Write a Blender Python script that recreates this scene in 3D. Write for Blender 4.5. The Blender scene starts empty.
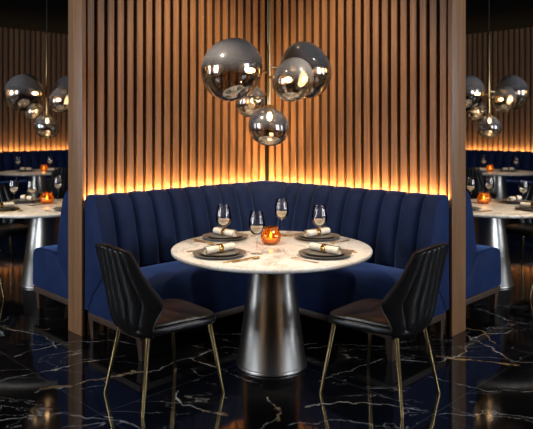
import bpy, bmesh, math, random
from mathutils import Vector, Matrix
random.seed(7)
PI = math.pi
R2 = math.sqrt(0.5)
SC = bpy.context.scene
COL = SC.collection

# ------------------------------------------------------------------ materials
def new_mat(name):
    m = bpy.data.materials.new(name); m.use_nodes = True
    nt = m.node_tree; nt.nodes.clear()
    out = nt.nodes.new('ShaderNodeOutputMaterial')
    return m, nt, out

def N(nt, kind, **kw):
    n = nt.nodes.new(kind)
    for k, v in kw.items():
        if k in n.inputs: n.inputs[k].default_value = v
        else: setattr(n, k, v)
    return n

def principled(name, col, rough=.5, metal=0, **kw):
    m, nt, out = new_mat(name)
    b = N(nt, 'ShaderNodeBsdfPrincipled')
    b.inputs['Base Color'].default_value = (*col, 1)
    b.inputs['Roughness'].default_value = rough
    b.inputs['Metallic'].default_value = metal
    for k, v in kw.items(): b.inputs[k.replace('_', ' ')].default_value = v
    nt.links.new(b.outputs[0], out.inputs[0])
    return m, nt, b

def coords(nt, scale=(1, 1, 1), rot=(0, 0, 0), loc=(0, 0, 0), src='Object'):
    tc = N(nt, 'ShaderNodeTexCoord')
    mp = N(nt, 'ShaderNodeMapping')
    mp.inputs['Scale'].default_value = scale; mp.inputs['Rotation'].default_value = rot; mp.inputs['Location'].default_value = loc
    nt.links.new(tc.outputs[src], mp.inputs[0])
    return mp.outputs[0]

def noise(nt, vec, scale, detail=4, rough=.55, dist=0):
    n = N(nt, 'ShaderNodeTexNoise')
    n.inputs['Scale'].default_value = scale; n.inputs['Detail'].default_value = detail
    n.inputs['Roughness'].default_value = rough; n.inputs['Distortion'].default_value = dist
    nt.links.new(vec, n.inputs['Vector'])
    return n.outputs['Fac']

def ramp(nt, fac, stops):
    r = N(nt, 'ShaderNodeValToRGB')
    el = r.color_ramp.elements
    el[0].position, el[0].color = stops[0][0], (*stops[0][1], 1)
    el[1].position, el[1].color = stops[1][0], (*stops[1][1], 1)
    for p, c in stops[2:]:
        e = el.new(p); e.color = (*c, 1)
    nt.links.new(fac, r.inputs[0])
    return r.outputs[0]

def g(v): return (v, v, v)

def math_n(nt, op, a, b=None, clamp=False):
    n = N(nt, 'ShaderNodeMath', operation=op); n.use_clamp = clamp
    for i, x in enumerate((a, b)):
        if x is None: continue
        if isinstance(x, (int, float)): n.inputs[i].default_value = x
        else: nt.links.new(x, n.inputs[i])
    return n.outputs[0]

def mixc(nt, fac, a, b, mode='MIX'):
    n = N(nt, 'ShaderNodeMix', data_type='RGBA', blend_type=mode)
    for key, x in ((0, fac), (6, a), (7, b)):
        if isinstance(x, (int, float)): n.inputs[key].default_value = x
        elif isinstance(x, tuple): n.inputs[key].default_value = (*x, 1)
        else: nt.links.new(x, n.inputs[key])
    return n.outputs[2]

def bump(nt, height, strength, dist, bsdf):
    b = N(nt, 'ShaderNodeBump'); b.inputs['Strength'].default_value = strength; b.inputs['Distance'].default_value = dist
    nt.links.new(height, b.inputs['Height']); nt.links.new(b.outputs[0], bsdf.inputs['Normal'])

def wood(name, dark, light, rough=.5):
    m, nt, b = principled(name, light, rough)
    v = coords(nt, (60, 60, 2.2), src='Object')
    f = noise(nt, v, 1.0, 5, .6, .6)
    v2 = coords(nt, (9, 9, .25))
    f2 = noise(nt, v2, 1.3, 2)
    c = ramp(nt, f, [(.3, dark), (.72, light)])
    c2 = mixc(nt, .55, c, ramp(nt, f2, [(.3, g(.55)), (.7, g(1.25))]), 'MULTIPLY')
    nt.links.new(c2, b.inputs['Base Color'])
    bump(nt, f, .15, .002, b)
    return m

WALNUT = wood('walnut_slats', (.17, .076, .030), (.34, .166, .066))
CAPWOOD = wood('walnut_post', (.21, .098, .042), (.35, .175, .080), .45)
DARKWOOD = wood('walnut_plinth', (.045, .024, .015), (.085, .048, .03), .5)
BACKING, _, _ = principled('slat_backing', (.035, .017, .009), .8)
CEIL, _, _ = principled('ceiling_paint', (.010, .011, .013), 1.0, 0, Specular_IOR_Level=0.0)
WALLDARK, _, _ = principled('wall_paint', (.34, .29, .24), .7)

def velvet():
    m, nt, b = principled('blue_velvet', (.009, .020, .08), .62)
    b.inputs['Sheen Weight'].default_value = .75
    b.inputs['Sheen Roughness'].default_value = .35
    b.inputs['Sheen Tint'].default_value = (.18, .30, .72, 1)
    b.inputs['Specular IOR Level'].default_value = .12
    v = coords(nt)
    f = noise(nt, v, 5, 4, .6, .4)
    c = ramp(nt, f, [(.3, (.0085, .0178, .060)), (.7, (.0140, .028, .092))])
    nt.links.new(c, b.inputs['Base Color'])
    f2 = noise(nt, v, 350, 2)
    bump(nt, f2, .12, .002, b)
    return m
VELVET = velvet()
PIPING, _, _ = principled('blue_piping', (.03, .06, .2), .5)

def leather():
    m, nt, b = principled('black_leather', (.010, .0095, .0095), .36)
    v = coords(nt)
    vo = N(nt, 'ShaderNodeTexVoronoi'); vo.inputs['Scale'].default_value = 260
    nt.links.new(v, vo.inputs['Vector'])
    bump(nt, vo.outputs['Distance'], .12, .001, b)
    return m
LEATHER = leather()
def seat_leather():
    m, nt, b = principled('seat_leather', (.045, .018, .012), .33)
    b.inputs['Specular IOR Level'].default_value = .85
    v = coords(nt)
    f = noise(nt, v, 9, 3)
    nt.links.new(ramp(nt, f, [(.3, (.036, .026, .019)), (.7, (.052, .037, .026))]), b.inputs['Base Color'])  # brown put into black leather for the warm sheen of the lit slats
    return m
SEATLEATHER = seat_leather()
PIPE_LEATHER, _, _ = principled('leather_piping', (.06, .035, .022), .4)
GOLD, _, _ = principled('brushed_gold', (.74, .48, .16), .34, .85)
RINGGOLD, _, _ = principled('polished_gold', (.72, .44, .12), .22, 1)
BRASS, _, _ = principled('brass', (.76, .53, .25), .3, 1)
LEGGOLD, _, _ = principled('satin_brass_legs', (.62, .46, .22), .24, 1)
CORD, _, _ = principled('black_cord', (.02, .02, .02), .6)

def steel():
    m, nt, b = principled('brushed_steel', (.52, .49, .45), .33, 1)
    f = noise(nt, coords(nt, (.6, .6, 1)), 3, 2)
    nt.links.new(ramp(nt, f, [(.35, g(.30)), (.65, g(.36))]), b.inputs['Roughness'])
    return m
STEEL = steel()

def white_marble():
    m, nt, b = principled('white_marble', (.80, .78, .74), .16)
    v = coords(nt, (1, 1, 1), (0, 0, .6))
    w = noise(nt, v, 2.1, 6, .62, 1.6)
    ridge = math_n(nt, 'ABSOLUTE', math_n(nt, 'SUBTRACT', w, .5))
    f = ramp(nt, ridge, [(0, g(1)), (.035, g(0))])
    mask = ramp(nt, noise(nt, v, 3.2, 3), [(.42, g(0)), (.62, g(1))])
    vein = mixc(nt, 1, f, mask, 'MULTIPLY')
    w2 = noise(nt, v, 6.5, 5, .6, 1.2)
    r2 = ramp(nt, math_n(nt, 'ABSOLUTE', math_n(nt, 'SUBTRACT', w2, .5)), [(0, g(.55)), (.03, g(0))])
    cloud = ramp(nt, noise(nt, v, 2.6, 5, .6), [(.3, (.84, .815, .77)), (.75, (.74, .715, .675))])
    c = mixc(nt, vein, cloud, (.40, .345, .27))
    c = mixc(nt, r2, c, (.52, .46, .38))
    nt.links.new(c, b.inputs['Base Color'])
    return m
MARBLE = white_marble()

WHITE_VEINS = [[(-1.348, -0.354), (-1.166, -0.242), (-0.929, -0.122), (-0.706, -0.012), (-0.495, 0.193), (-0.196, -0.107), (-0.013, -0.284)],
    [(-0.539, -0.306), (-0.464, -0.485), (-0.251, -0.606)], [(-0.495, 0.193), (-0.30, 0.36), (-0.05, 0.30), (0.36, 0.45)],
    [(-1.664, 0.193), (-1.428, 0.483), (-1.18, 0.483), (-0.816, 0.422)], [(-1.998, 0.745), (-1.60, 0.62), (-1.45, 0.40)],
    [(-2.30, 1.05), (-1.95, 0.62), (-2.25, 0.30)], [(-1.75, -0.35), (-1.45, -0.10), (-1.22, 0.10), (-0.93, 0.20)], [(-1.6, -0.75), (-1.15, -0.62), (-0.8, -0.72), (-0.5, -0.85)],
    [(1.454, 0.632), (1.527, 0.422), (1.624, 0.14), (1.9, -0.02)], [(0.207, -0.559), (0.404, -0.485), (0.602, -0.485), (0.85, -0.60)],
    [(0.0, -0.40), (0.05, -0.62), (-0.05, -0.80)], [(0.266, 0.324), (0.481, 0.42), (0.75, 0.40), (1.05, 0.52)], [(0.336, -0.183), (0.595, 0.021), (0.776, 0.14), (1.1, 0.13)],
    [(0.912, -0.641), (1.2, -0.60), (1.408, -0.641)], [(0.1, -0.75), (0.35, -0.70), (0.6, -0.78)], [(1.1, 0.13), (1.35, 0.30), (1.5, 0.55), (1.9, 0.75)], [(1.0, -0.15), (1.3, -0.32), (1.75, -0.36)],
    [(1.75, 1.3), (1.9, 1.0), (2.3, 0.9)]]
GOLD_VEINS = [[(-1.30, -0.30), (-1.166, -0.242), (-0.929, -0.122), (-0.80, -0.06)], [(1.126, 0.23), (1.395, 0.14), (1.60, 0.071)], [(-0.33, -0.56), (-0.24, -0.61)], [(-2.2, 0.9), (-1.9, 0.72), (-1.65, 0.78)],
    [(0.02, -0.5), (0.06, -0.66)], [(1.4, 0.85), (1.62, 0.66), (1.62, 0.45)]]
def floor_marble():
    m, nt, b = principled('black_marble', (.006, .006, .007), .07)
    b.inputs['Specular IOR Level'].default_value = .8
    # slab joints run at forty five degrees to the view, like the walls
    v45 = coords(nt, (1, 1, 1), (0, 0, PI / 4), src='Object')
    sep = N(nt, 'ShaderNodeSeparateXYZ'); nt.links.new(v45, sep.inputs[0])
    T = 1.25
    joints = []
    cells = []
    for ax in (0, 1):
        sh = math_n(nt, 'ADD', sep.outputs[ax], 1.07 + 20 * T if ax == 1 else -1.07 + 20 * T)
        q = math_n(nt, 'DIVIDE', sh, T)
        fr = math_n(nt, 'FRACT', q)
        cells.append(math_n(nt, 'FLOOR', q))
        d = math_n(nt, 'ABSOLUTE', math_n(nt, 'SUBTRACT', fr, .5))
        joints.append(math_n(nt, 'GREATER_THAN', d, .5 - .0018 / T))
    joint = math_n(nt, 'MAXIMUM', joints[0], joints[1])
    comb = N(nt, 'ShaderNodeCombineXYZ')
    nt.links.new(math_n(nt, 'MULTIPLY', cells[0], 3.17), comb.inputs[0])
    nt.links.new(math_n(nt, 'MULTIPLY', cells[1], 5.31), comb.inputs[1])
    def layer(scale, seed, width, rot, stretch, dist, mlo, mhi, mscale):
        vv = coords(nt, stretch, (0, 0, rot), (seed, seed * .7, seed * 1.3), 'Object')
        add = N(nt, 'ShaderNodeVectorMath', operation='ADD')
        nt.links.new(vv, add.inputs[0]); nt.links.new(comb.outputs[0], add.inputs[1])
        w = noise(nt, add.outputs[0], scale, 6, .56, dist)
        rd = math_n(nt, 'ABSOLUTE', math_n(nt, 'SUBTRACT', w, .5))
        f = ramp(nt, rd, [(0, g(1)), (width * .35, g(.55)), (width, g(0))])
        mk = ramp(nt, noise(nt, add.outputs[0], mscale, 3), [(mlo, g(0)), (mhi, g(1))])
        return mixc(nt, 1, f, mk, 'MULTIPLY')
    c = layer(1.15, 9.7, .0045, -.35, (1, 2.2, 1), .6, .46, .60, 1.1)
    e = layer(2.6, 2.2, .0050, .5, (1, 1.5, 1), .6, .56, .70, 1.3)
    # the long veins of the slabs, as runs of points on the floor plane
    tc = N(nt, 'ShaderNodeTexCoord')
    def warp(vec, scale, amp):
        n = N(nt, 'ShaderNodeTexNoise'); n.inputs['Scale'].default_value = scale; n.inputs['Detail'].default_value = 4; n.inputs['Roughness'].default_value = .6
        nt.links.new(vec, n.inputs['Vector'])
        v = N(nt, 'ShaderNodeVectorMath', operation='SUBTRACT'); nt.links.new(n.outputs['Color'], v.inputs[0]); v.inputs[1].default_value = (.5, .5, .5)
        v2 = N(nt, 'ShaderNodeVectorMath', operation='MULTIPLY_ADD'); nt.links.new(v.outputs[0], v2.inputs[0]); v2.inputs[1].default_value = (amp, amp, 0); nt.links.new(vec, v2.inputs[2])
        return v2.outputs[0]
    P = warp(warp(tc.outputs['Object'], 2.2, .26), 12, .085)
    def chain(prev):
        # evaluate the runs one after the other
        if prev is None: return P
        v = N(nt, 'ShaderNodeVectorMath', operation='MULTIPLY_ADD')
        nt.links.new(prev, v.inputs[0]); v.inputs[1].default_value = (1e-8, 1e-8, 0); nt.links.new(P, v.inputs[2])
        return v.outputs[0]
    last = [None]
    def runs(lines):
        best = None
        first = last[0]
        for pts in lines:
            for (ax, ay), (bx, by) in zip(pts, pts[1:]):
                dx, dy = bx - ax, by - ay; L2 = dx * dx + dy * dy
                pa = N(nt, 'ShaderNodeVectorMath', operation='SUBTRACT'); nt.links.new(chain(best if best is not None else first), pa.inputs[0]); pa.inputs[1].default_value = (ax, ay, 0)
                dt = N(nt, 'ShaderNodeVectorMath', operation='DOT_PRODUCT'); nt.links.new(pa.outputs[0], dt.inputs[0]); dt.inputs[1].default_value = (dx / L2, dy / L2, 0)
                h = math_n(nt, 'ADD', dt.outputs['Value'], 0, True)
                sc = N(nt, 'ShaderNodeVectorMath', operation='SCALE'); sc.inputs[0].default_value = (dx, dy, 0); nt.links.new(h, sc.inputs['Scale'])
                df = N(nt, 'ShaderNodeVectorMath', operation='DISTANCE'); nt.links.new(pa.outputs[0], df.inputs[0]); nt.links.new(sc.outputs[0], df.inputs[1])
                best = df.outputs['Value'] if best is None else math_n(nt, 'MINIMUM', best, df.outputs['Value'])
        last[0] = best
        return best
    def vein(lines, w):
        d_ = runs(lines)
        wn = math_n(nt, 'MULTIPLY', noise(nt, tc.outputs['Object'], 5, 3), 2 * w)
        q = math_n(nt, 'DIVIDE', d_, wn)
        f = ramp(nt, q, [(0, g(1)), (.35, g(.7)), (1, g(0))])
        mk = ramp(nt, noise(nt, tc.outputs['Object'], 5.5, 5, .75), [(.40, g(.08)), (.58, g(1))])
        return mixc(nt, 1, f, mk, 'MULTIPLY')
    a = vein(WHITE_VEINS, .0075)
    d = vein(GOLD_VEINS, .015)
    base = ramp(nt, noise(nt, coords(nt), 1.7, 5, .65), [(.35, (.0035, .0035, .004)), (.8, (.012, .0115, .012))])
    col = mixc(nt, mixc(nt, .5, g(0), e), base, (.30, .27, .23))
    col = mixc(nt, c, col, (.50, .47, .43))
    col = mixc(nt, a, col, (.62, .58, .52))
    col = mixc(nt, d, col, (.55, .34, .14))
    col = mixc(nt, math_n(nt, 'MULTIPLY', joint, .6), col, (.13, .13, .135))
    nt.links.new(col, b.inputs['Base Color'])
    rr = ramp(nt, noise(nt, coords(nt), 2.2, 4), [(.3, g(.045)), (.8, g(.10))])
    nt.links.new(rr, b.inputs['Roughness'])
    return m
FLOORM = floor_marble()

def stoneware():
    m, nt, b = principled('grey_stoneware', (.09, .083, .075), .42)
    f = noise(nt, coords(nt), 45, 4)
    nt.links.new(ramp(nt, f, [(.3, (.105, .098, .088)), (.75, (.17, .158, .14))]), b.inputs['Base Color'])
    return m
STONE = stoneware()

def linen():
    m, nt, b = principled('cream_linen', (.70, .64, .54), .85)
    f = noise(nt, coords(nt), 30, 3)
    nt.links.new(ramp(nt, f, [(.3, (.62, .565, .47)), (.7, (.76, .70, .60))]), b.inputs['Base Color'])
    f2 = noise(nt, coords(nt), 500, 2)
    bump(nt, f2, .3, .002, b)
    return m
LINEN = linen()

def thin_tint(name, tint, gloss_col, base_refl, grad=None, rough=.0, ior=1.5):
    """thin coloured glass: what lies behind is tinted, the surface mirrors"""
    m, nt, out = new_mat(name)
    t = N(nt, 'ShaderNodeBsdfTransparent'); t.inputs[0].default_value = (*tint, 1)
    gl = N(nt, 'ShaderNodeBsdfGlossy'); gl.inputs['Color'].default_value = (*gloss_col, 1); gl.inputs['Roughness'].default_value = rough
    fr = N(nt, 'ShaderNodeFresnel'); fr.inputs['IOR'].default_value = ior
    f = math_n(nt, 'ADD', math_n(nt, 'MULTIPLY', fr.outputs[0], 1 - base_refl), base_refl, True)
    if grad:
        tc = N(nt, 'ShaderNodeTexCoord'); sp = N(nt, 'ShaderNodeSeparateXYZ')
        nt.links.new(tc.outputs['Generated'], sp.inputs[0])
        gr = ramp(nt, sp.outputs[2], grad)
        f = math_n(nt, 'MAXIMUM', f, gr)
    mx = N(nt, 'ShaderNodeMixShader')
    nt.links.new(f, mx.inputs[0]); nt.links.new(t.outputs[0], mx.inputs[1]); nt.links.new(gl.outputs[0], mx.inputs[2])
    nt.links.new(mx.outputs[0], out.inputs[0])
    return m, nt
GLASS, _ = thin_tint('clear_glass', (.988, .988, .985), (1, 1, 1), .03, None, 0, 1.3)
def smoke_glass():
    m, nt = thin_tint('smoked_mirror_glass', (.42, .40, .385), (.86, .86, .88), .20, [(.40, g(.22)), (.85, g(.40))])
    out = [n for n in nt.nodes if n.type == 'OUTPUT_MATERIAL'][0]
    first = out.inputs[0].links[0].from_socket
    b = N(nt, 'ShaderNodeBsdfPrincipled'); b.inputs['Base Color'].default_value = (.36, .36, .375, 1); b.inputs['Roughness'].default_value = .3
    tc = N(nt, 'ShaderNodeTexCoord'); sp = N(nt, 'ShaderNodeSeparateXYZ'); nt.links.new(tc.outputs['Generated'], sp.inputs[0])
    gr = ramp(nt, sp.outputs[2], [(.42, g(0)), (.62, g(.30)), (.95, g(.52))])  # grey painted into the upper half in place of a pale ceiling's reflection
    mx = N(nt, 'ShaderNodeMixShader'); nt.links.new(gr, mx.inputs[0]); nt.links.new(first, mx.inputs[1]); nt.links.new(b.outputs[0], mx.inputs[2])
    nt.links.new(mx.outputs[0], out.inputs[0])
    return m
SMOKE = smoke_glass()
def amber_glass():
    m, nt = thin_tint('amber_glass', (.90, .59, .23), (1, .85, .6), .04)
    out = [n for n in nt.nodes if n.type == 'OUTPUT_MATERIAL'][0]
    first = out.inputs[0].links[0].from_socket
    b = N(nt, 'ShaderNodeBsdfTranslucent'); b.inputs[0].default_value = (.85, .40, .08, 1)
    mx = N(nt, 'ShaderNodeMixShader'); mx.inputs[0].default_value = .10; nt.links.new(first, mx.inputs[1]); nt.links.new(b.outputs[0], mx.inputs[2])
    nt.links.new(mx.outputs[0], out.inputs[0])
    return m
AMBER = amber_glass()
def pale_wine():
    m, nt = thin_tint('pale_wine', (.96, .90, .78), (1, 1, 1), .04)
    out = [n for n in nt.nodes if n.type == 'OUTPUT_MATERIAL'][0]
    first = out.inputs[0].links[0].from_socket
    b = N(nt, 'ShaderNodeBsdfTranslucent'); b.inputs[0].default_value = (.95, .88, .75, 1)
    d = N(nt, 'ShaderNodeBsdfDiffuse'); d.inputs[0].default_value = (.95, .88, .75, 1)
    m2 = N(nt, 'ShaderNodeMixShader'); m2.inputs[0].default_value = .5; nt.links.new(b.outputs[0], m2.inputs[1]); nt.links.new(d.outputs[0], m2.inputs[2])
    mx = N(nt, 'ShaderNodeMixShader'); mx.inputs[0].default_value = .6; nt.links.new(first, mx.inputs[1]); nt.links.new(m2.outputs[0], mx.inputs[2])
    nt.links.new(mx.outputs[0], out.inputs[0])
    return m
WINE = pale_wine()
def emit(name, col, s):
    m, nt, out = new_mat(name)
    e = N(nt, 'ShaderNodeEmission'); e.inputs[0].default_value = (*col, 1); e.inputs[1].default_value = s
    nt.links.new(e.outputs[0], out.inputs[0])
    return m
BULB = emit('lit_bulb', (1, .62, .28), 30)
FLAME = emit('candle_flame', (1, .62, .20), 12)
WAX, _, _ = principled('candle_wax', (.85, .68, .42), .5)
WICK, _, _ = principled('wick', (.01, .01, .01), .9)

# ------------------------------------------------------------------ mesh helpers
class MB:
    def __init__(s): s.v = []; s.f = []
    def add(s, vs, fs, M=None):
        b = len(s.v)
        s.v += [tuple(M @ Vector(p)) if M is not None else tuple(p) for p in vs]
        s.f += [tuple(b + i for i in f) for f in fs]
        return s
    def box(s, lo, hi, M=None):
        x0, y0, z0 = lo; x1, y1, z1 = hi
        v = [(x0, y0, z0), (x1, y0, z0), (x1, y1, z0), (x0, y1, z0), (x0, y0, z1), (x1, y0, z1), (x1, y1, z1), (x0, y1, z1)]
        f = [(0, 3, 2, 1), (4, 5, 6, 7), (0, 1, 5, 4), (1, 2, 6, 5), (2, 3, 7, 6), (3, 0, 4, 7)]
        return s.add(v, f, M)
    def lathe(s, prof, n=32, M=None):
        vs, fs, rings = [], [], []
        for r, z in prof:
            if r < 1e-6: rings.append([len(vs)]); vs.append((0, 0, z))
            else:
                rings.append(list(range(len(vs), len(vs) + n)))
                vs += [(r * math.cos(2 * PI * k / n), r * math.sin(2 * PI * k / n), z) for k in range(n)]
        for a, b in zip(rings, rings[1:]):
            for k in range(n):
                k2 = (k + 1) % n
                if len(a) == 1 and len(b) == 1: continue
                if len(a) == 1: fs.append((a[0], b[k2], b[k]))
                elif len(b) == 1: fs.append((a[k], a[k2], b[0]))
                else: fs.append((a[k], a[k2], b[k2], b[k]))
        return s.add(vs, fs, M)
    def tube(s, pts, rad, n=12, cap=True, M=None):
        pts = [Vector(p) for p in pts]
        if isinstance(rad, (int, float)): rad = [rad] * len(pts)
        vs, fs = [], []
        up = None
        for i, p in enumerate(pts):
            d = (pts[min(i + 1, len(pts) - 1)] - pts[max(i - 1, 0)]).normalized()
            if up is None:
                up = d.orthogonal().normalized()
            else:
                up = (up - d * up.dot(d)).normalized()
            q = d.cross(up)
            vs += [tuple(p + rad[i] * (math.cos(2 * PI * k / n) * up + math.sin(2 * PI * k / n) * q)) for k in range(n)]
        for i in range(len(pts) - 1):
            for k in range(n):
                a = i * n + k; b = i * n + (k + 1) % n
                fs.append((a, b, b + n, a + n))
        if cap:
            fs.append(tuple(range(n - 1, -1, -1))); L = (len(pts) - 1) * n
            fs.append(tuple(L + k for k in range(n)))
        return s.add(vs, fs, M)
    def grid(s, rows, close=False, M=None):
        n = len(rows[0]); vs = [p for r in rows for p in r]; fs = []
        for i in range(len(rows) - 1):
            for k in range(n if close else n - 1):
                k2 = (k + 1) % n
                fs.append((i * n + k, i * n + k2, (i + 1) * n + k2, (i + 1) * n + k))
        return s.add(vs, fs, M)
    def build(s, name, mat, parent=None, smooth=True, loc=None, bevel=0, angle=40, fix=True):
        me = bpy.data.meshes.new(name)
        me.from_pydata(s.v, [], s.f)
        bm = bmesh.new(); bm.from_mesh(me)
        bmesh.ops.remove_doubles(bm, verts=bm.verts, dist=1e-6)
        if fix: bmesh.ops.recalc_face_normals(bm, faces=bm.faces)
        if bevel:
            ed = [e for e in bm.edges if len(e.link_faces) == 2 and e.calc_face_angle(0) > .6]
            bmesh.ops.bevel(bm, geom=ed, offset=bevel, segments=2, affect='EDGES', profile=.5)
        for f in bm.faces: f.smooth = smooth
        if smooth:
            lim = math.radians(angle)
            for e in bm.edges:
                if len(e.link_faces) == 2 and e.calc_face_angle(0) > lim: e.smooth = False
        bm.to_mesh(me); bm.free()
        me.materials.append(mat)
        o = bpy.data.objects.new(name, me)
        COL.objects.link(o)
        if parent is not None: o.parent = parent
        if loc is not None: o.location = loc
        return o

def tag(o, label=None, cat=None, group=None, kind=None):
    if label: o['label'] = label
    if cat: o['category'] = cat
    if group: o['group'] = group
    if kind: o['kind'] = kind
    return o
def empty(name, loc=(0, 0, 0), rz=0):
    o = bpy.data.objects.new(name, None); COL.objects.link(o)
    o.location = loc; o.rotation_euler = (0, 0, rz); o.empty_display_size = .1
    return o
KIDS = {}
def kids(o): return [c for c in bpy.data.objects if c.parent == o]
def copy_tree(o, parent=None):
    c = o.copy(); COL.objects.link(c)
    if parent is not None: c.parent = parent
    for ch in kids(o): copy_tree(ch, c)
    return c
def place(proto, used, loc, rz, label, cat=None, group=None):
    """the first call moves the original itself, later calls copy it"""
    o = proto if not used else copy_tree(proto)
    used.append(1)
    o.location = loc; o.rotation_euler = (0, 0, rz)
    return tag(o, label, cat, group)

# ------------------------------------------------------------------ the room (Y forward; camera at Y=-3.95)
CAMY, CAMZ = -3.95, 1.52
CEILZ = 3.37
FAR = 12.59      # back walls on  Y -/+ X = FAR
NEAR = 7.0       # walls behind the camera on Y +/- X = -NEAR
EX, EY = 1.32, .62          # inner end of the partition wing (mirrored)
LW = EX / R2                # length of a wing
APEX = EY + EX
THK = .20

def wing(side, u, s):
    """plan point: u along the partition wing from its open end to the corner, s out into the booth"""
    x = -EX + R2 * (u + s); y = EY + R2 * (u - s)
    return (x if side < 0 else -x, y)

b = MB(); b.box((-12, -9, -.1), (12, 14, 0)); tag(b.build('floor', FLOORM, smooth=False), kind='structure')
b = MB(); b.box((-12, -9, CEILZ), (12, 14, CEILZ + .1)); tag(b.build('ceiling', CEIL, smooth=False), kind='structure')

def rotz(a): return Matrix.Rotation(a, 4, 'Z')
def frame(px, py, a): return Matrix.Translation((px, py, 0)) @ rotz(a)

def slat_strip(mb, u0, u1, z0, z1, M, pitch=.0783, w=.047, d=.034, grow=0):
    """vertical slats standing proud of a backing; face towards +y at y=0"""
    u = u0
    while u + w <= u1 + 1e-6:
        c = .004
        pts = [(u, -d), (u, -c), (u + c, 0), (u + w - c, 0), (u + w, -c), (u + w, -d)]
        vs = [(p[0], p[1], z0) for p in pts] + [(p[0], p[1], z1) for p in pts]
        n = 6
        fs = [(k, (k + 1) % n, (k + 1) % n + n, k + n) for k in range(n)] + [tuple(range(n))[::-1], tuple(range(n, 2 * n))]
        mb.add(vs, fs, M)
        u += pitch
        pitch += grow; w += grow * .62

# partition wings: a dark core with slats on both faces and a post on the open end
for side, nm in ((-1, 'left'), (1, 'right')):
    def P(u, s, z): return (*wing(side, u, s), z)
    core = MB()
    lo = [P(.0, -.034, 0), P(LW + .034, -.034, 0), P(LW + THK - .034, -THK + .034, 0), P(0, -THK + .034, 0)]
    hi = [(p[0], p[1], CEILZ) for p in lo]
    core.add(lo + hi, [(0, 1, 2, 3), (4, 5, 6, 7), (0, 1, 5, 4), (1, 2, 6, 5), (2, 3, 7, 6), (3, 0, 4, 7)])
    w = tag(core.build('wall_partition_' + nm, BACKING, smooth=False), kind='structure')
    # slat strips expressed in the wing's own frame
    ex = Vector((R2 * -side * 1.0, R2, 0)) if side > 0 else Vector((R2, R2, 0))
    ns = Vector((R2, -R2, 0)) if side < 0 else Vector((-R2, -R2, 0))
    M = Matrix(((ex.x, ns.x, 0, wing(side, 0, 0)[0]), (ex.y, ns.y, 0, wing(side, 0, 0)[1]), (0, 0, 1, 0), (0, 0, 0, 1)))
    sl = MB(); slat_strip(sl, .014, LW - .002, .0, CEILZ, M, 0.0836, 0.0535, .034, 0.00051)
    sl.build('slat_panel', WALNUT, w, smooth=False)
    Mo = M @ Matrix.Translation((0, -THK, 0)) @ Matrix.Scale(-1, 4, (0, 1, 0))
    sl = MB(); slat_strip(sl, .014, LW + THK - .03, .0, CEILZ, Mo)
    sl.build('slat_panel', WALNUT, w, smooth=False)
    cap = MB(); cap.box((-.034, -THK - .003, 0), (-.0005, .003, CEILZ), M)
    tag(cap.build('trim_%d' % (1 if side < 0 else 2), CAPWOOD, bevel=.003), kind='structure')

# back walls (slatted) and the walls behind the camera
def long_wall(name, px, py, a, L, mat, slats):
    Mw = frame(px, py, a)        # local +y faces into the room
    b = MB(); b.box((-L / 2, -.15, 0), (L / 2, -.034 if slats else 0, CEILZ), Mw)
    w = tag(b.build(name, mat, smooth=False), kind='structure')
    if slats:
        s_ = MB(); slat_strip(s_, -L / 2 + .02, L / 2, 0, CEILZ, Mw, .105, .066, .034)
        s_.build('slat_panel', WALNUT, w, smooth=False)
    return Mw
SIDE = (FAR + NEAR) * R2
mid = lambda x, y: (x, y)
# left corner of the room at X=-(FAR+NEAR)/2, Y=(FAR-NEAR)/2
CX, CY = (FAR + NEAR) / 2, (FAR - NEAR) / 2
ML = long_wall('wall_back_left', -CX / 2, (FAR + CY) / 2, math.radians(-135), SIDE, BACKING, True)
MR = long_wall('wall_back_right', CX / 2, (FAR + CY) / 2, math.radians(135), SIDE, BACKING, True)
MNL = long_wall('wall_front_left', -CX / 2, (-NEAR + CY) / 2, math.radians(-45), SIDE, WALLDARK, False)
MNR = long_wall('wall_front_right', CX / 2, (-NEAR + CY) / 2, math.radians(45), SIDE, WALLDARK, False)

# assumed tall windows in the walls behind the camera, added for soft front light
WINGLASS, _ = thin_tint('window_glass', (.95, .97, 1), (1, 1, 1), .02)
def window(k, Mw, u):
    W, Z0, Z1 = 1.5, .9, 2.9
    f = MB()
    for x0, x1, z0, z1 in ((-W/2-.06, -W/2, Z0-.06, Z1+.06), (W/2, W/2+.06, Z0-.06, Z1+.06), (-W/2, W/2, Z0-.06, Z0), (-W/2, W/2, Z1, Z1+.06), (-.025, .025, Z0, Z1)):
        f.box((u + x0, .001, z0), (u + x1, .05, z1), Mw)
    fr = tag(f.build('window_%d' % k, CAPWOOD, smooth=False), kind='structure')
    p = MB(); p.box((u - W/2, .035, Z0), (u + W/2, .04, Z1), Mw); p.build('pane', WINGLASS, fr, smooth=False)
    ld = bpy.data.lights.new('front_fill', 'AREA'); ld.shape = 'RECTANGLE'; ld.size = W; ld.size_y = Z1 - Z0  # added area light for soft front fill
    ld.color = (.86, .93, 1.0); ld.energy = WIN_E
    lo = bpy.data.objects.new('front_fill', ld); COL.objects.link(lo)
    lo.matrix_world = Mw @ Matrix.Translation((u, .02, (Z0 + Z1) / 2)) @ Matrix.Rotation(PI / 2, 4, 'X')
    return lo
WIN_E = 120
window(1, MNL, .9); window(2, MNR, -.9)
window(3, MNL, -2.3); window(4, MNR, 2.3)

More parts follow.
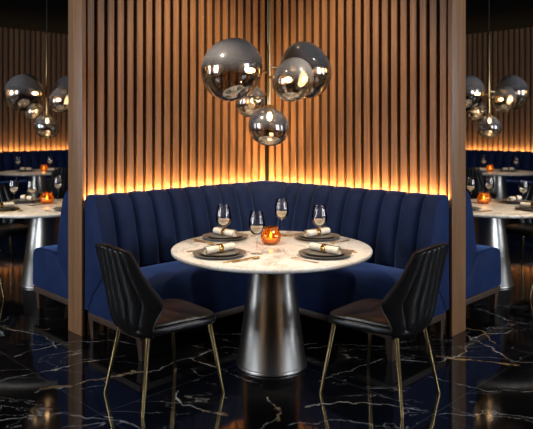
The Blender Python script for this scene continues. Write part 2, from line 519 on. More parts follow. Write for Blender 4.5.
# ------------------------------------------------------------------ banquettes
def lerp(a, b, t): return a + (b - a) * t
BACK = [(.075, .200, 0), (.150, .330, 0), (.255, .440, .5), (.300, .480, .8), (.312, .530, 1), (.302, .620, 1), (.280, .730, 1), (.250, .850, 1), (.222, .940, 1),
        (.200, .985, 1), (.177, 1.014, .9), (.150, 1.030, .7), (.120, 1.036, .55), (.078, 1.033, .4), (.050, 1.020, .2), (.036, .995, 0), (.036, .60, 0), (.036, .200, 0)]
SEAT = [(.078, .193, 0), (.153, .327, 0), (.258, .438, 0), (.315, .505, 0), (.37, .520, 0), (.50, .526, 0), (.62, .524, 0), (.69, .514, 0), (.728, .494, 0), (.745, .460, 0), (.750, .40, 0),
        (.750, .30, 0), (.750, .215, 0), (.742, .195, 0), (.72, .191, 0), (.40, .191, 0)]

def inset(prof, d):
    cs = sum(p[0] for p in prof) / len(prof); cz = sum(p[1] for p in prof) / len(prof)
    out = []
    for s, z, w in prof:
        L = math.hypot(s - cs, z - cz); k = max(0, 1 - d / L)
        out.append((cs + (s - cs) * k, cz + (z - cz) * k, w))
    return out

def channels(u0, u1, pitch, first):
    """seam positions"""
    s = [u0, first]
    while s[-1] + pitch < u1 - 1e-4: s.append(s[-1] + pitch)
    if u1 - s[-1] > .02: s.append(u1)
    else: s[-1] = u1
    return s

NSUB = 10
def back_rows(mapf, seams, cap0, cap1):
    rows = []
    def row(u, b, ins=0):
        pr = inset(BACK, ins) if ins else BACK
        r = []
        for s, z, w in pr:
            dz = -.016 * (1 - b) * (1 if z > 1.0 else 0)
            x, y = mapf(u, s - .040 * w * (1 - b)); r.append((x, y, z + dz))
        return r
    for i, (a, c) in enumerate(zip(seams, seams[1:])):
        for k in range(NSUB + 1):
            t = k / NSUB
            if k == NSUB and i < len(seams) - 2: continue
            bb = (math.sin(PI * t)) ** .5 if 0 < t < 1 else 0
            if (i == 0 and cap0 and t <= .5) or (i == len(seams) - 2 and cap1 and t >= .5): bb = 1
            rows.append(row(a + (c - a) * t, bb))
    if cap0: rows = [row(seams[0], 1, .012), row(seams[0] + .003, 1, .004)] + [row(seams[0] + .011, 1)] + rows[2:]
    if cap1: rows = rows[:-2] + [row(seams[-1] - .014, 1), row(seams[-1] - .003, 1, .008), row(seams[-1], 1, .022)]
    return rows

def close_ends(mb, rows, ends=(True, True)):
    n = len(rows[0]); base = len(mb.v)
    mb.grid(rows, close=True)
    if ends[0]: mb.f.append(tuple(base + k for k in range(n)))
    if ends[1]: mb.f.append(tuple(base + (len(rows) - 1) * n + k for k in range(n))[::-1])

def leg(mb, x, y, a, h=.150, top=.03, bot=.018):
    M = frame(x, y, a)
    v = [(-bot, -bot, 0), (bot, -bot, 0), (bot, bot, 0), (-bot, bot, 0), (-top, -top, h), (top, -top, h), (top, top, h), (-top, top, h)]
    mb.add(v, [(0, 3, 2, 1), (4, 5, 6, 7), (0, 1, 5, 4), (1, 2, 6, 5), (2, 3, 7, 6), (3, 0, 4, 7)], M)

def straight_bench(L, loc, rz, label, group=None):
    root = empty('banquette', loc, rz)
    tag(root, label, 'bench', group)
    f = lambda u, s: (u, s)
    seams = channels(-L / 2, L / 2, .172, -L / 2 + .094)
    m = MB(); close_ends(m, back_rows(f, seams, True, True)); bk = m.build('backrest', VELVET, root, angle=60)
    m = MB()
    us = [-L / 2, -L / 2 + .004, -L / 2 + .016] + [lerp(-L / 2 + .03, L / 2 - .03, k / 8) for k in range(9)] + [L / 2 - .016, L / 2 - .004, L / 2]
    ins = [.022, .008, 0] + [0] * 9 + [0, .008, .022]
    rows = [[(u, s, z) for s, z, w in (inset(SEAT, i) if i else SEAT)] for u, i in zip(us, ins)]
    close_ends(m, rows); m.build('seat', VELVET, root, angle=60)
    m = MB(); m.box((-L / 2 + .004, .075, .145), (L / 2 - .004, .735, .1905)); m.build('plinth', DARKWOOD, root, bevel=.002)
    n = max(2, round(L / 1.6) + 1)
    for k in range(n):
        for s in (.11, .70):
            m = MB(); leg(m, lerp(-L / 2 + .05, L / 2 - .05, k / (n - 1)), s, 0, .1452); m.build('leg', DARKWOOD, root, smooth=False)
    return root

def corner_bench():
    root = empty('corner_banquette', (0, APEX, 0))
    tag(root, 'royal blue velvet L-shaped banquette with channel tufted back wrapping the marble table', 'bench')
    seams = [-.030] + [.108 + .172 * k for k in range(9)]
    US, RS = seams[-1], .397 + (LW - .397 - seams[-1])       # arc centre (u, s)
    RS = LW - US                                             # so both wings share the centre on the axis
    rowsL = {}
    def mk(side):
        f = lambda u, s: (wing(side, u, s)[0], wing(side, u, s)[1] - APEX)
        rows = back_rows(f, seams, True, False)
        arc = []
        n = 12
        for k in range(1, n + 1):
            th = PI / 4 * k / n
            t = .5 * k / n
            bb = math.sin(PI * t) ** .5
            r = []
            for s, z, w in BACK:
                s2 = s - .040 * w * (1 - bb)
                q = min(1, max(0, (s - .036) / .12))
                rad = (RS - s2) * lerp(1 / math.cos(th), 1, q)
                u_ = US + rad * math.sin(th); s_ = RS - rad * math.cos(th)
                x, y = f(u_, s_)
                dz = -.016 * (1 - bb) * (1 if z > 1.0 else 0)
                r.append((x, y, z + dz))
            arc.append(r)
        return rows + arc
    A = mk(-1); B = mk(1)
    rows = A + B[::-1][1:]
    m = MB(); close_ends(m, rows); m.build('backrest', VELVET, root, angle=60)
    # seat, mitred at the corner
    def srow(side, u, ins):
        r = []
        for s, z, w in (inset(SEAT, ins) if ins else SEAT):
            uu = LW - s if u is None else u
            x, y = wing(side, uu, s); r.append((x, y - APEX, z))
        return r
    us = [(-.03, .010), (-.028, .004), (-.020, 0), (.3, 0), (.6, 0), (.9, 0), (1.05, 0)]
    rows = [srow(-1, u, i) for u, i in us] + [srow(-1, None, 0)] + [srow(1, u, i) for u, i in us[::-1]]
    m = MB(); close_ends(m, rows); m.build('seat', VELVET, root, angle=60)
    m = MB()
    rows = []
    for side, u in ((-1, -.024), (-1, None), (1, -.024)):
        r = []
        for s, z in ((.075, .145), (.075, .1905), (.735, .1905), (.735, .145)):
            x, y = wing(side, LW - s if u is None else u, s); r.append((x, y - APEX, z))
        rows.append(r)
    close_ends(m, rows); m.build('plinth', DARKWOOD, root, bevel=.002)
    for side in (-1, 1):
        for u, s in ((.012, .10), (.02, .70), (1.05, .70), (1.05, .11)):
            x, y = wing(side, u, s)
            m = MB(); leg(m, x, y - APEX, PI / 4, .1452); m.build('leg', DARKWOOD, root, smooth=False)
    return root
corner_bench()

# benches on the outer faces of the partition and along the two back walls
for side, lab in ((-1, 'blue velvet banquette end jutting out behind the left wooden post'), (1, 'blue velvet banquette end jutting out behind the right wooden post')):
    Lb = 1.95
    u = .03 + Lb / 2
    x, y = wing(side, u, -THK - .002)
    straight_bench(Lb, (x, y, 0), PI / 4 if side < 0 else -PI / 4, lab)
for side, lab in ((-1, 'dark blue banquette along the far slatted wall, seen past the left post'), (1, 'dark blue banquette along the far slatted wall, seen past the right post')):
    t = 3.2
    px = -(4.94 - t + .0); px = -4.1; py = FAR + px
    fb = straight_bench(5.0, (side * -px if side > 0 else px, py, 0), math.radians(-135) if side < 0 else math.radians(135), lab)
    fb.scale = (1, 1, 1.04)

# ------------------------------------------------------------------ tables
TC = (.03, .08)            # booth table
MT = 2.16                  # side tables at X = -/+ MT
MTY = 2.15
FT, FTY = 3.97, 6.88        # far tables
def make_table():
    root = empty('round_table', (0, 0, 0))
    m = MB()
    r = .64
    m.lathe([(0, .722), (r - .012, .722), (r - .004, .725), (r, .732), (r, .743), (r - .003, .748), (r - .010, .750), (0, .750)], 96)
    m.build('tabletop', MARBLE, root, angle=50)
    m = MB()
    m.lathe([(0, .0), (.222, .0), (.227, .004), (.227, .016), (.222, .022), (.2195, .024), (.138, .640), (.128, .715), (.128, .722), (0, .722)], 72)
    m.build('pedestal', STEEL, root, angle=50)
    return root
T0 = make_table(); tu = []
place(T0, tu, (*TC, 0), 0, 'round white marble table on a brushed steel cone, inside the booth', 'table', 'round marble tables')
place(T0, tu, (-MT, MTY, 0), .9, 'round marble table with steel cone beside the left banquette end, cut by the photo edge', 'table', 'round marble tables')
place(T0, tu, (MT, MTY, 0), 2.1, 'round marble table with steel cone beside the right banquette end, cut by the photo edge', 'table', 'round marble tables')
place(T0, tu, (-FT, FTY, 0), 3.3, 'distant table before the far wall, partly behind a dark chair, left of the booth', 'table', 'round marble tables')
place(T0, tu, (FT, FTY, 0), 4.4, 'distant table before the far wall, partly behind a dark chair, right of the booth', 'table', 'round marble tables')

# ------------------------------------------------------------------ chairs
def interp(tab, x):
    if x <= tab[0][0]: return tab[0][1:]
    for a, b_ in zip(tab, tab[1:]):
        if x <= b_[0]:
            t = (x - a[0]) / (b_[0] - a[0]); return tuple(lerp(p, q, t) for p, q in zip(a[1:], b_[1:]))
    return tab[-1][1:]
def make_chair():
    root = empty('dining_chair')
    # backrest: shield-shaped shell, wings wrapping forward       z      half-width, y centre, wrap
    tab = [(.385, .172, -.215, .045), (.42, .190, -.240, .055), (.46, .203, -.258, .075), (.50, .216, -.270, .100), (.54, .232, -.280, .130), (.565, .243, -.286, .142), (.585, .246, -.289, .142),
           (.61, .240, -.294, .130), (.68, .221, -.306, .095), (.76, .200, -.320, .062), (.82, .192, -.330, .045), (.85, .186, -.335, .038), (.868, .177, -.338, .033), (.878, .163, -.340, .026), (.884, .138, -.341, .016)]
    NA, zs = 84, [.385, .40, .42, .44, .46, .48, .50, .52, .54, .555, .565, .575, .585, .597, .61, .63, .655, .68, .71, .74, .77, .80, .82, .84, .85, .86, .868, .874, .878, .882, .884]
    NCH = 7
    outer, inner = [], []
    for j, z in enumerate(zs):
        hw, yc, wr = interp(tab, z)
        ro, ri = [], []
        for i in range(NA + 1):
            a = -1 + 2 * i / NA
            edge = max(0, 1 - abs(a) ** 10) ** .5
            te = edge * min(1, max(0, (.8875 - z) / .012)) ** .5
            ch = abs(math.sin(PI * NCH * (a + 1) / 2)) ** .5
            fade = min(1, (z - .38) / .10) * te
            x = hw * a; y = yc + wr * abs(a) ** 2.3
            zz = z - .012 * abs(a) ** 2 * max(0, (z - .6) / .28)
            th = .019 * te + .003
            ro.append((x, y - th - .0115 * ch * fade + .004, zz))
            ri.append((x, y + th + .008 * ch * fade, zz))
        outer.append(ro); inner.append(ri)
    m = MB()
    rows = [o + i[::-1] for o, i in zip(outer, inner)]
    close_ends(m, rows)
    bk = m.build('backrest', LEATHER, root, angle=65)
    # piping round the rim
    rim = []
    for j, z in enumerate(zs[3:]): 
        o, i = outer[j + 3], inner[j + 3]; rim.append(tuple((p + q) / 2 for p, q in zip(o[0], i[0])))
    top = [tuple((p + q) / 2 for p, q in zip(o, i)) for o, i in list(zip(outer[-1], inner[-1]))[3:-3:3]]
    rim2 = []
    for j, z in enumerate(zs[3:]):
        o, i = outer[j + 3], inner[j + 3]; rim2.append(tuple((p + q) / 2 for p, q in zip(o[-1], i[-1])))
    path = rim + [(p[0], p[1], p[2] + .001) for p in top] + rim2[::-1]
    m = MB(); m.tube(path, .0045, 8); m.build('piping', PIPE_LEATHER, bk)
    # seat: rounded trapezoid cushion
    def outline(k, n, sc):
        t = 2 * PI * k / n; c, s = math.cos(t), math.sin(t)
        e = .42
        x = math.copysign(abs(c) ** e, c); y = math.copysign(abs(s) ** e, s)
        hw = lerp(.190, .246, (y + 1) / 2)
        return (hw * x * sc, .004 + .256 * y * sc, (y + 1) / 2)
    n = 64
    def ring(sc, z, drop):
        r = []
        for k in range(n):
            x, y, q = outline(k, n, sc)
            r.append((x, y, z - drop * max(0, q - .6) ** 2 * 1.2 * sc))
        return r
    m = MB()
    rows = [ring(.82, .398, .02), ring(.94, .401, .025), ring(.985, .409, .03), ring(1.0, .421, .035), ring(.995, .433, .04), ring(.975, .442, .045), ring(.94, .446, .045)]
    close_ends(m, rows)
    shell = m.build('seat_base', LEATHER, root, angle=60)
    m = MB()
    rows = [ring(.935, .4445, .045), ring(.955, .450, .045), ring(.95, .457, .045), ring(.91, .4635, .04), ring(.75, .467, .035), ring(.45, .464, .03), ring(.2, .462, .02)]
    close_ends(m, rows)
    m.build('seat', SEATLEATHER, root, angle=60)
    for sx, ty, fy, tx, fx in ((-1, -.185, -.252, .150, .207), (1, -.185, -.252, .150, .207), (-1, .190, .250, .196, .246), (1, .190, .250, .196, .246)):
        m = MB(); m.tube([(sx * tx, ty, .401), (sx * lerp(tx, fx, .02), lerp(ty, fy, .02), .392), (sx * lerp(tx, fx, .99), lerp(ty, fy, .99), .004), (sx * fx, fy, 0)], [.0135, .0135, .0095, .0085], 16)
        m.build('leg', LEGGOLD, root)
    return root
CH0 = make_chair(); cu = []
def chair(x, y, face, label, group):
    return place(CH0, cu, (x, y, 0), face - PI / 2, label, 'chair', group)
FA = math.atan2(.667, .745)
chair(-.600, -.352, FA, 'black channel-stitched leather chair with gold legs, left of the booth table', 'chairs at the booth table')
chair(.657, -.352, PI - FA, 'black channel-stitched leather chair with gold legs, right of the booth table', 'chairs at the booth table')
chair(-MT - .52, MTY - .55, math.atan2(.55, .52), 'cut-off dark chair in front of the left side table, one gold leg showing', 'chairs at the side tables')
chair(MT + .52, MTY - .55, math.atan2(.55, -.52), 'cut-off dark chair in front of the right side table, one gold leg showing', 'chairs at the side tables')
chair(-MT - .62, MTY + .55, math.atan2(-.55, .62), 'dark chair behind the left side table, its back rising past the wine glasses', 'chairs at the side tables')
chair(MT + .62, MTY + .55, math.atan2(-.55, -.62), 'dark chair behind the right side table, its back rising past the wine glasses', 'chairs at the side tables')
chair(-FT + .60, FTY - .80, math.atan2(.66, -.60), 'black chair back silhouetted against the distant table beside the left post', 'chairs at the distant tables')
chair(FT - .60, FTY - .80, math.atan2(.66, .60), 'black chair back silhouetted against the distant table beside the right post', 'chairs at the distant tables')

# ------------------------------------------------------------------ tableware
TZ = .750
def one(name, mb, mat, **kw): return mb.build(name, mat, **kw)
# charger and salad plate
m = MB(); m.lathe([(0, .0012), (.085, .0012), (.088, .0), (.094, .0), (.097, .003), (.135, .007), (.160, .0165), (.1605, .0185), (.158, .019), (.134, .0105), (.118, .0085), (0, .0085)], 72)
CHARGER = m.build('charger_plate', STONE, angle=50)
m = MB(); m.lathe([(0, .0012), (.062, .0012), (.065, .0), (.070, .0), (.073, .0025), (.104, .0055), (.1225, .0145), (.123, .0165), (.1205, .017), (.106, .0085), (.098, .0072), (0, .0072)], 64)
SALAD = m.build('salad_plate', STONE, angle=50)
# rolled napkin: spiral of cloth lying along x
def make_napkin():
    m = MB()
    n, turns, L = 90, 3.2, .108
    rows = []
    xs = [-1, -.985, -.8, -.5, -.28, -.13, 0, .13, .28, .5, .8, .985, 1]
    prof = []
    for k in range(n + 1):
        t = k / n; a = t * turns * 2 * PI
        prof.append((a, .0035 + .0225 * t))
    for x in xs:
        pinch = 1 - .10 * math.exp(-(x / .22) ** 2)
        r = []
        skew = .012 * x
        for a, rad in prof:
            r.append((x * L + (0 if abs(x) < .9 else .004 * math.sin(a * .5) * math.copysign(1, x)), rad * pinch * math.cos(a), rad * pinch * math.sin(a)))
        rows.append(r)
    # thickness: outer skin then a slightly smaller inner skin
    m.grid(rows)
    rows2 = [[(p[0], p[1] * .93, p[2] * .93) for p in r] for r in rows]
    m.grid([r[::-1] for r in rows2])
    core = [[(x * (L - .004), .020 * (1 - .1 * math.exp(-(x / .22) ** 2)) * math.cos(2 * PI * k / 24), .020 * (1 - .1 * math.exp(-(x / .22) ** 2)) * math.sin(2 * PI * k / 24)) for k in range(24)] for x in xs]
    close_ends(m, core)
    return m.build('rolled_napkin', LINEN, angle=70, fix=False)
NAPKIN = make_napkin()
m = MB()
ringr = [[(x, r * math.cos(2 * PI * k / 40), r * math.sin(2 * PI * k / 40)) for k in range(40)] for x, r in ((-.014, .0243), (-.014, .0262), (-.012, .0270), (.012, .0270), (.014, .0262), (.014, .0243), (-.014, .0243))]
m.grid(ringr, close=True)
RING = m.build('napkin_ring', RINGGOLD, angle=50)

def flat(m, outline, t, zf):
    """flat piece from an outline of (x, y) pairs given as left and right edges along x"""
    rows = []
    for x, hw in outline:
        z = zf(x)
        rows.append([(x, -hw, z), (x, -hw * .7, z + t * .5), (x, hw * .7, z + t * .5), (x, hw, z), (x, hw * .7, z - t * .5), (x, -hw * .7, z - t * .5)])
    close_ends(m, rows)
HANDLE = [(-.100, .003), (-.098, .006), (-.085, .0072), (-.05, .0052), (.0, .0036), (.03, .0032), (.045, .0034)]
def make_fork():
    m = MB(); zf = lambda x: .0035 + .006 * max(0, (x - .0) / .05) ** 2 * (1 if x < .06 else 0) + (.006 * 1.44 if x >= .06 else 0) - .010 * max(0, (x - .06) / .04) ** 1.2
    flat(m, HANDLE + [(.055, .006), (.062, .0105), (.070, .0115)], .0026, zf)
    for k in range(4):
        y = -.0093 + .0062 * k
        M = Matrix.Translation((0, y, 0))
        rows = []
        for x, hw in ((.068, .0022), (.085, .0020), (.098, .0012), (.101, .0006)):
            z = zf(x); rows.append([(x, -hw, z + .0011), (x, hw, z + .0011), (x, hw, z - .0011), (x, -hw, z - .0011)])
        mm = MB(); close_ends(mm, rows); m.add(mm.v, mm.f, M)
    return m.build('dinner_fork', GOLD, angle=50)
def make_spoon():
    m = MB(); zf = lambda x: .0035 + .005 * max(0, min(1, (x - .0) / .05)) ** 2
    flat(m, HANDLE, .0028, zf)
    rows = []
    n = 24
    for q in (1, .92, .75, .5, .25, .02):
        z = .0088 - .0066 * (1 - q * q)
        rows.append([(.072 + .031 * q * math.cos(2 * PI * k / n), .0195 * q * math.sin(2 * PI * k / n) * (1 - .12 * math.cos(2 * PI * k / n)), z) for k in range(n)])
    rows2 = [[(p[0], p[1], p[2] - .0014) for p in r] for r in rows]
    mm = MB(); close_ends(mm, rows2[::-1] + rows, (True, True)); m.add(mm.v, mm.f)
    return m.build('dinner_spoon', GOLD, angle=50)
def make_knife():
    m = MB(); zf = lambda x: .003
    flat(m, [(-.110, .003), (-.108, .006), (-.09, .0072), (-.03, .0062), (.0, .0056)], .0046, zf)
    rows = []
    for x, y0, y1 in ((-.002, -.005, .005), (.02, -.006, .007), (.06, -.006, .0095), (.09, -.006, .009), (.105, -.0055, .004), (.110, -.005, -.002)):
        rows.append([(x, y0, .0038), (x, y1, .0033), (x, y1, .0029), (x, y0, .0022)])
    close_ends(m, rows)
    return m.build('dinner_knife', GOLD, angle=50)
FORK, SPOON, KNIFE = make_fork(), make_spoon(), make_knife()

def make_wine_glass():
    root = empty('wine_glass')
    m = MB()
    outer = [(.0045, .112), (.014, .115), (.030, .1235), (.042, .138), (.0492, .156), (.0512, .172), (.0498, .192), (.0450, .224), (.0395, .256)]
    inner = [(r - .0013 if r > .006 else 0, z + .002) for r, z in outer]
    inner[-1] = (.0383, .256)
    prof = outer + [(.0390, .2568)] + inner[::-1]
    m.lathe([(0, .1105)] + prof[:-1] + [(.008, .119), (0, .1175)], 48)
    m.build('bowl', GLASS, root, angle=70)
    m = MB(); m.lathe([(0, .1182), (.012, .1195), (.0285, .1275), (.0400, .1415), (.0470, .158), (.0482, .163), (0, .163)], 40)
    m.build('wine', WINE, root, angle=60)
    m = MB(); m.lathe([(0, .008), (.0055, .008), (.0038, .02), (.0034, .06), (.0038, .098), (.0055, .1100), (0, .1100)], 20)
    m.build('stem', GLASS, root, angle=70)
    m = MB(); m.lathe([(0, 0), (.036, 0), (.0368, .001), (.036, .0022), (.02, .0045), (.0075, .0075), (0, .0075)], 48)
    m.build('foot', GLASS, root, angle=60)
    return root
WG = make_wine_glass()

def make_votive():
    m = MB()
    outer = [(.040, 0), (.050, .004), (.061, .020), (.067, .042), (.0665, .062), (.060, .080), (.050, .090), (.047, .096), (.049, .104), (.052, .110)]
    inner = [(r - .004, z + (.006 if z < .02 else 0)) for r, z in outer]
    m.lathe([(0, 0)] + outer + [(.0505, .1115)] + inner[::-1] + [(0, .006)], 56)
    return m.build('votive_holder', AMBER, angle=60)
VOT = make_votive()
def make_tealight():
    root = empty('votive_candle')
    m = MB(); m.lathe([(0, 0), (.031, 0), (.033, .003), (.033, .026), (.031, .028), (.010, .0265), (0, .0265)], 36); m.build('wax', WAX, root, angle=50)
    m = MB(); m.tube([(0, 0, .0262), (.0005, 0, .033), (.001, 0, .036)], .0011, 6); m.build('wick', WICK, root)
    m = MB(); m.lathe([(0, .034), (.0045, .038), (.0072, .046), (.0068, .055), (.0042, .066), (.0016, .076), (0, .081)], 20); m.build('flame', FLAME, root)
    return root
CAN = make_tealight()

U = {k: [] for k in 'charger salad napkin ring fork spoon knife glass votive candle'.split()}
def candle_light(x, y, z, e):
    ld = bpy.data.lights.new('candle_glow', 'POINT'); ld.energy = e; ld.color = (1, .52, .17); ld.shadow_soft_size = .012
    o = bpy.data.objects.new('candle_glow', ld); COL.objects.link(o); o.location = (x, y, z)
def setting(tc, dx, dy, where, tbl, grp, nap_dir, cutlery=True, z=TZ):
    x, y = tc[0] + dx, tc[1] + dy
    a = math.atan2(-dy, -dx)            # direction to the middle of the table
    place(CHARGER, U['charger'], (x, y, z + .0003), 0, 'large grey stoneware charger plate, %s' % where, 'plate', 'charger plates ' + grp)
    place(SALAD, U['salad'], (x, y, z + .0091), 0, 'smaller grey plate under the napkin, %s' % where, 'plate', 'upper plates ' + grp)
    nz = z + .0091 + .0075 + .0268
    place(NAPKIN, U['napkin'], (x, y, nz), nap_dir, 'rolled cream linen napkin, %s' % where, 'napkin', 'rolled napkins ' + grp)
    place(RING, U['ring'], (x, y, nz), nap_dir, 'gold ring around the napkin, %s' % where, 'napkin ring', 'napkin rings ' + grp)
    if cutlery:
        f = Vector((math.cos(a), math.sin(a))); r = Vector((f.y, -f.x))
        p = Vector((x, y))
        q = p - r * .205 + f * .0; place(FORK, U['fork'], (q.x, q.y, z + .0012), a, 'gold fork on the marble, %s' % where, 'fork', 'gold forks ' + grp)
        q = p + r * .186 + f * .0; place(KNIFE, U['knife'], (q.x, q.y, z + .0012), a, 'gold knife next to the plate, %s' % where, 'knife', 'gold knives ' + grp)
        q = p + r * .218 + f * .03; place(SPOON, U['spoon'], (q.x, q.y, z + .0012), a, 'gold spoon beyond the knife, %s' % where, 'spoon', 'gold spoons ' + grp)
def glass(x, y, label, grp, z=TZ):
    place(WG, U['glass'], (x, y, z), random.uniform(0, 6), label, 'wine glass', grp)
def votive(x, y, label, lab2, grp, e, z=TZ):
    place(VOT, U['votive'], (x, y, z + .0004), 0, label, 'candle holder', 'amber candle holders')
    place(CAN, U['candle'], (x, y, z + .0072), 0, lab2, 'candle', 'lit candles')
    candle_light(x, y, z + .062, e)

D2R = math.radians
gm = 'on the booth table'
setting(TC, -.315, -.27, 'near left setting of the booth table', 0, gm, D2R(46))
setting(TC, -.320, .31, 'far left setting of the booth table', 0, gm, D2R(-48))
setting(TC, .318, .31, 'far right setting of the booth table', 0, gm, D2R(42))
setting(TC, .318, -.27, 'near right setting of the booth table', 0, gm, D2R(-47))
glass(-.285, .165, 'stemmed wine glass between the two stacked plates left of the amber candle', 'wine glasses on the booth table')
glass(-.062, -.145, 'stemmed wine glass in front of the amber candle on the booth table', 'wine glasses on the booth table')
glass(.105, .525, 'stemmed wine glass behind the amber candle on the booth table', 'wine glasses on the booth table')
glass(.345, .165, 'stemmed wine glass between the two stacked plates right of the amber candle', 'wine glasses on the booth table')
votive(.025, .17, 'round amber glass candle holder in the middle of the booth table', 'lit candle inside the amber holder of the booth table', '', .5)

for side, nm in ((-1, 'left'), (1, 'right')):
    tc = (side * MT, MTY)
    sd = lambda d: -d * side      # written for the left-hand table, mirrored for the other
    gs = 'on the side tables'
    far = (-.30, .34) if side < 0 else (-.36, .28)
    for dx, dy, w_, nd in ((-.315, -.27, 'outer near', 40), (*far, 'outer far', -42), (.34, -.27, 'post-side near', -42)):
        setting(tc, sd(dx), dy, '%s setting of the %s side table' % (w_, nm), 0, gs, D2R(nd * -side))
    g1, g2, g3 = (((-.355, .13), (-.145, .05), (-.04, .50)), ((-.36, .06), (-.16, .445), (.08, .30)))[side > 0]
    glass(tc[0] + sd(g1[0]), tc[1] + g1[1], 'wine glass farthest from the post on the %s side table' % nm, 'wine glasses on the side tables')
    glass(tc[0] + sd(g2[0]), tc[1] + g2[1], 'wine glass beside the candle on the %s side table' % nm, 'wine glasses on the side tables')
    glass(tc[0] + sd(g3[0]), tc[1] + g3[1], 'wine glass nearest the post on the %s side table' % nm, 'wine glasses on the side tables')
    votive(tc[0] + sd(-.05 if side < 0 else -.02), tc[1] + .20, 'round amber candle holder on the %s side table' % nm, 'lit candle in the amber holder of the %s side table' % nm, '', .5)
    tc = (side * FT, FTY)
    gs = 'on the distant tables'
    for dx, dy, w_, nd in ((-.20, .02, 'outer', -20), (.34, -.10, 'post-side', 20)):
        setting(tc, sd(dx), dy, '%s setting of the distant %s table' % (w_, nm), 0, gs, D2R(nd * -side), False)
    glass(tc[0] + sd(-.42), tc[1] + .22, 'blurred wine glass farther from the post on the distant %s table' % nm, 'wine glasses on the distant tables')
    glass(tc[0] + sd(.10), tc[1] + .36, 'blurred wine glass nearer the post on the distant %s table' % nm, 'wine glasses on the distant tables')
    votive(tc[0] + sd(.09), tc[1] + .08, 'small glowing amber candle holder on the distant %s table' % nm, 'lit candle in the holder of the distant %s table' % nm, '', .5)

# ------------------------------------------------------------------ chandeliers
def make_chandelier():
    """origin on the floor under the rod; globes hang round a brass rod"""
    root = empty('globe_chandelier')
    hub = 1.865
    m = MB(); m.lathe([(0, CEILZ - .001), (.07, CEILZ - .001), (.07, CEILZ - .022), (.06, CEILZ - .03), (.012, CEILZ - .034), (0, CEILZ - .034)], 40); m.build('canopy', BRASS, root, angle=40)
    m = MB(); m.tube([(0, 0, CEILZ - .03), (0, 0, 2.52)], .004, 10); m.build('cord', CORD, root)
    m = MB(); m.lathe([(0, 2.53), (.006, 2.53), (.0115, 2.515), (.0115, 1.66), (0, 1.66)], 20); m.build('rod', BRASS, root, angle=40)
    for dx, dy, z, rx, rz, az, seed, tilt in (
            (-.232, -.08, 1.880, .181, .196, 1.868, 1, .15),        # large
            (.240, .17, 1.900, .170, .186, 1.905, 2, -.12),         # large, at the back
            (.150, -.24, 1.806, .123, .133, 1.840, 3, .10),         # medium, at the front
            (.004, .0, 1.522, .132, .126, None, 4, .08),            # lowest
            (-.125, .24, 1.695, .104, .112, 1.735, 5, .1)):         # small, at the back
        c = Vector((dx, dy, z))
        h = Vector((0, 0, az if az else 1.66))
        d = (c - h)
        if az: dirv = Vector((d.x, d.y, d.z * .3)).normalized()
        else: dirv = Vector((0, 0, -1))
        # globe: a softly squashed blown-glass ball
        m = MB(); nu, nv = 48, 32
        rows = []
        ca, sa = math.cos(seed * 1.7), math.sin(seed * 1.7)
        for j in range(nv + 1):
            ph = PI * (.012 + .976 * j / nv); r = []
            for k in range(nu):
                t = 2 * PI * k / nu
                p = Vector((math.sin(ph) * math.cos(t), math.sin(ph) * math.sin(t), math.cos(ph)))
                w = 1 + .050 * math.sin(2 * (p.x * ca + p.y * sa) + seed) + .075 * p.z * p.x * (1 if seed % 2 else -1) + .02 * math.sin(3 * p.z + seed)
                r.append((p.x * rx * w, p.y * rx * w, p.z * rz * w))
            rows.append(r)
        close_ends(m, rows)
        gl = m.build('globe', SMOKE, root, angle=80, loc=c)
        gl.rotation_euler = (0, tilt, 0)
        Ri = Matrix.Rotation(tilt, 4, 'Y').inverted()
        reach = (rx if az else rz)
        pe = c - dirv * (reach * .99)
        if az:
            m = MB(); m.tube([h, h.lerp(pe, .5), pe], .008, 12); 
            m.build('arm', BRASS, root)
        # socket cap outside and bulb inside, in the globe's frame
        q = Vector((0, 0, 1)).rotation_difference(dirv).to_matrix().to_4x4()
        Mg = Ri @ Matrix.Translation(pe - c) @ q
        k_ = rx / .15
        m = MB(); m.lathe([(0, -.016), (.016, -.016), (.034 * k_, -.004), (.042 * k_, .012), (.040 * k_, .013), (.012, .008), (.012, .03), (0, .03)], 28, Mg); m.build('socket_cap', BRASS, gl, angle=45)
        bl = min(.055, reach * .42)
        m = MB(); m.lathe([(0, .03), (.009, .03), (.012, .036), (.017, .05), (.0175, .036 + bl * .6), (.012, .036 + bl * .92), (0, .036 + bl)], 20, Mg); m.build('bulb', BULB, gl)
    return root
CD = make_chandelier(); du = []
place(CD, du, (.012, .06, 0), 0, 'brass chandelier of smoked glass globes hanging over the booth table', 'chandelier', 'smoked globe chandeliers')
place(CD, du, (-2.37, 2.8, 0), .337, 'smoked glass globe chandelier hanging beyond the left post', 'chandelier', 'smoked globe chandeliers')
place(CD, du, (2.39, 2.8, 0), -.34, 'smoked glass globe chandelier hanging beyond the right post', 'chandelier', 'smoked globe chandeliers')

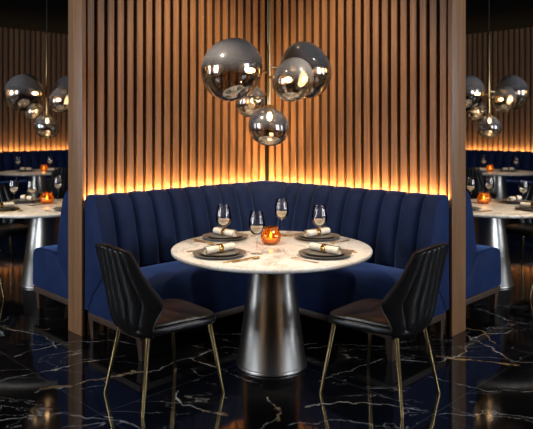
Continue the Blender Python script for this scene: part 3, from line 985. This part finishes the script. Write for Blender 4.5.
# ------------------------------------------------------------------ lights
def area(name, loc, direction, sx, sy, e, col, spread=None, xdir=None):
    ld = bpy.data.lights.new(name, 'AREA'); ld.shape = 'RECTANGLE'; ld.size = sx; ld.size_y = sy; ld.energy = e; ld.color = col
    if spread: ld.spread = spread
    o = bpy.data.objects.new(name, ld); COL.objects.link(o)
    z = -Vector(direction).normalized()
    x = Vector(xdir).normalized() if xdir else z.orthogonal().normalized()
    x = (x - z * x.dot(z)).normalized(); y = z.cross(x)
    o.matrix_world = Matrix(((x.x, y.x, z.x, loc[0]), (x.y, y.y, z.y, loc[1]), (x.z, y.z, z.z, loc[2]), (0, 0, 0, 1)))
    return o
def spot(name, loc, tgt, e, ang, col, blend=.6, size=.05):
    ld = bpy.data.lights.new(name, 'SPOT'); ld.energy = e; ld.color = col; ld.spot_size = math.radians(ang); ld.spot_blend = blend; ld.shadow_soft_size = size
    o = bpy.data.objects.new(name, ld); COL.objects.link(o); o.location = loc
    o.rotation_euler = (Vector(tgt) - Vector(loc)).to_track_quat('-Z', 'Y').to_euler()
    return o
WARM = (1, .60, .24)
SOFT = (1, .78, .54)
LED_E, FARLED_E = 38, 85
for side in (-1, 1):
    p = wing(side, LW / 2 - .02, .017)
    ex = (R2, R2, 0) if side < 0 else (-R2, R2, 0)
    area('cove_strip', (*p, .985), (0, 0, 1), LW - .06, .02, LED_E, WARM, xdir=ex)
    px = 4.1; 
    q = (side * (px - .03 * R2), FAR - px - .03 * R2)
    area('cove_strip', (*q, 1.03), (0, 0, 1), 5.2, .04, FARLED_E, WARM, xdir=ex)
# assumed ceiling downlights, unseen, added to light the tables and slats
for dx, dy in ((-1.25, -1.15), (1.25, -1.15)):
    spot('unseen_ceiling_spot', (TC[0] + dx, TC[1] + dy, CEILZ - .06), (TC[0], TC[1], .75), 305, 30, (1, .83, .64))
for side in (-1, 1):
    spot('unseen_ceiling_spot', (side * (MT + .9), MTY - 1.3, CEILZ - .06), (side * MT, MTY, .75), 380, 32, SOFT)
    spot('unseen_ceiling_spot', (side * (FT + .2), FTY - .4, CEILZ - .06), (side * FT, FTY, .75), 110, 34, SOFT)
    # washing the partition slats
    w = wing(side, .95, 1.25)
    t = wing(side, .95, 0)
    spot('unseen_ceiling_spot', (*w, CEILZ - .06), (*t, 1.40), 130, 74, (1, .73, .42), .8)

    # added unseen spots on the walls behind the camera, for warm reflections in steel
    spot('unseen_ceiling_spot', (side * 2.3, -3.2, CEILZ - .06), (side * 3.6, -3.4, 1.2), 260, 100, SOFT, .8)
    spot('unseen_ceiling_spot', (side * 5.2, .4, CEILZ - .06), (side * 7.2, .2, 1.2), 200, 100, SOFT, .8)

W = bpy.data.worlds.new('world'); SC.world = W; W.use_nodes = True
W.node_tree.nodes['Background'].inputs[0].default_value = (.02, .022, .028, 1)
W.node_tree.nodes['Background'].inputs[1].default_value = .5

# ------------------------------------------------------------------ camera and view
cd = bpy.data.cameras.new('camera'); cam = bpy.data.objects.new('camera', cd); COL.objects.link(cam)
cam.location = (0, CAMY, CAMZ); cam.rotation_euler = (PI / 2, 0, 0)
cd.sensor_fit = 'HORIZONTAL'; cd.sensor_width = 36; cd.lens = 36 * 627 / 533
cd.shift_x = -.0009; cd.shift_y = -(214.5 - 127) / 533
cd.clip_start = .05
SC.camera = cam
cd.dof.use_dof = True; cd.dof.focus_distance = 4.25; cd.dof.aperture_fstop = 2.2
SC.view_settings.view_transform = 'Standard'; SC.view_settings.look = 'None'
SC.view_settings.gamma = 1; SC.view_settings.exposure = .12
SC.cycles.use_denoising = True
SC.cycles.max_bounces = 12; SC.cycles.transparent_max_bounces = 24; SC.cycles.transmission_bounces = 10
SC.cycles.glossy_bounces = 5; SC.cycles.diffuse_bounces = 4
SC.cycles.sample_clamp_indirect = 6
SC.cycles.caustics_reflective = False; SC.cycles.caustics_refractive = False
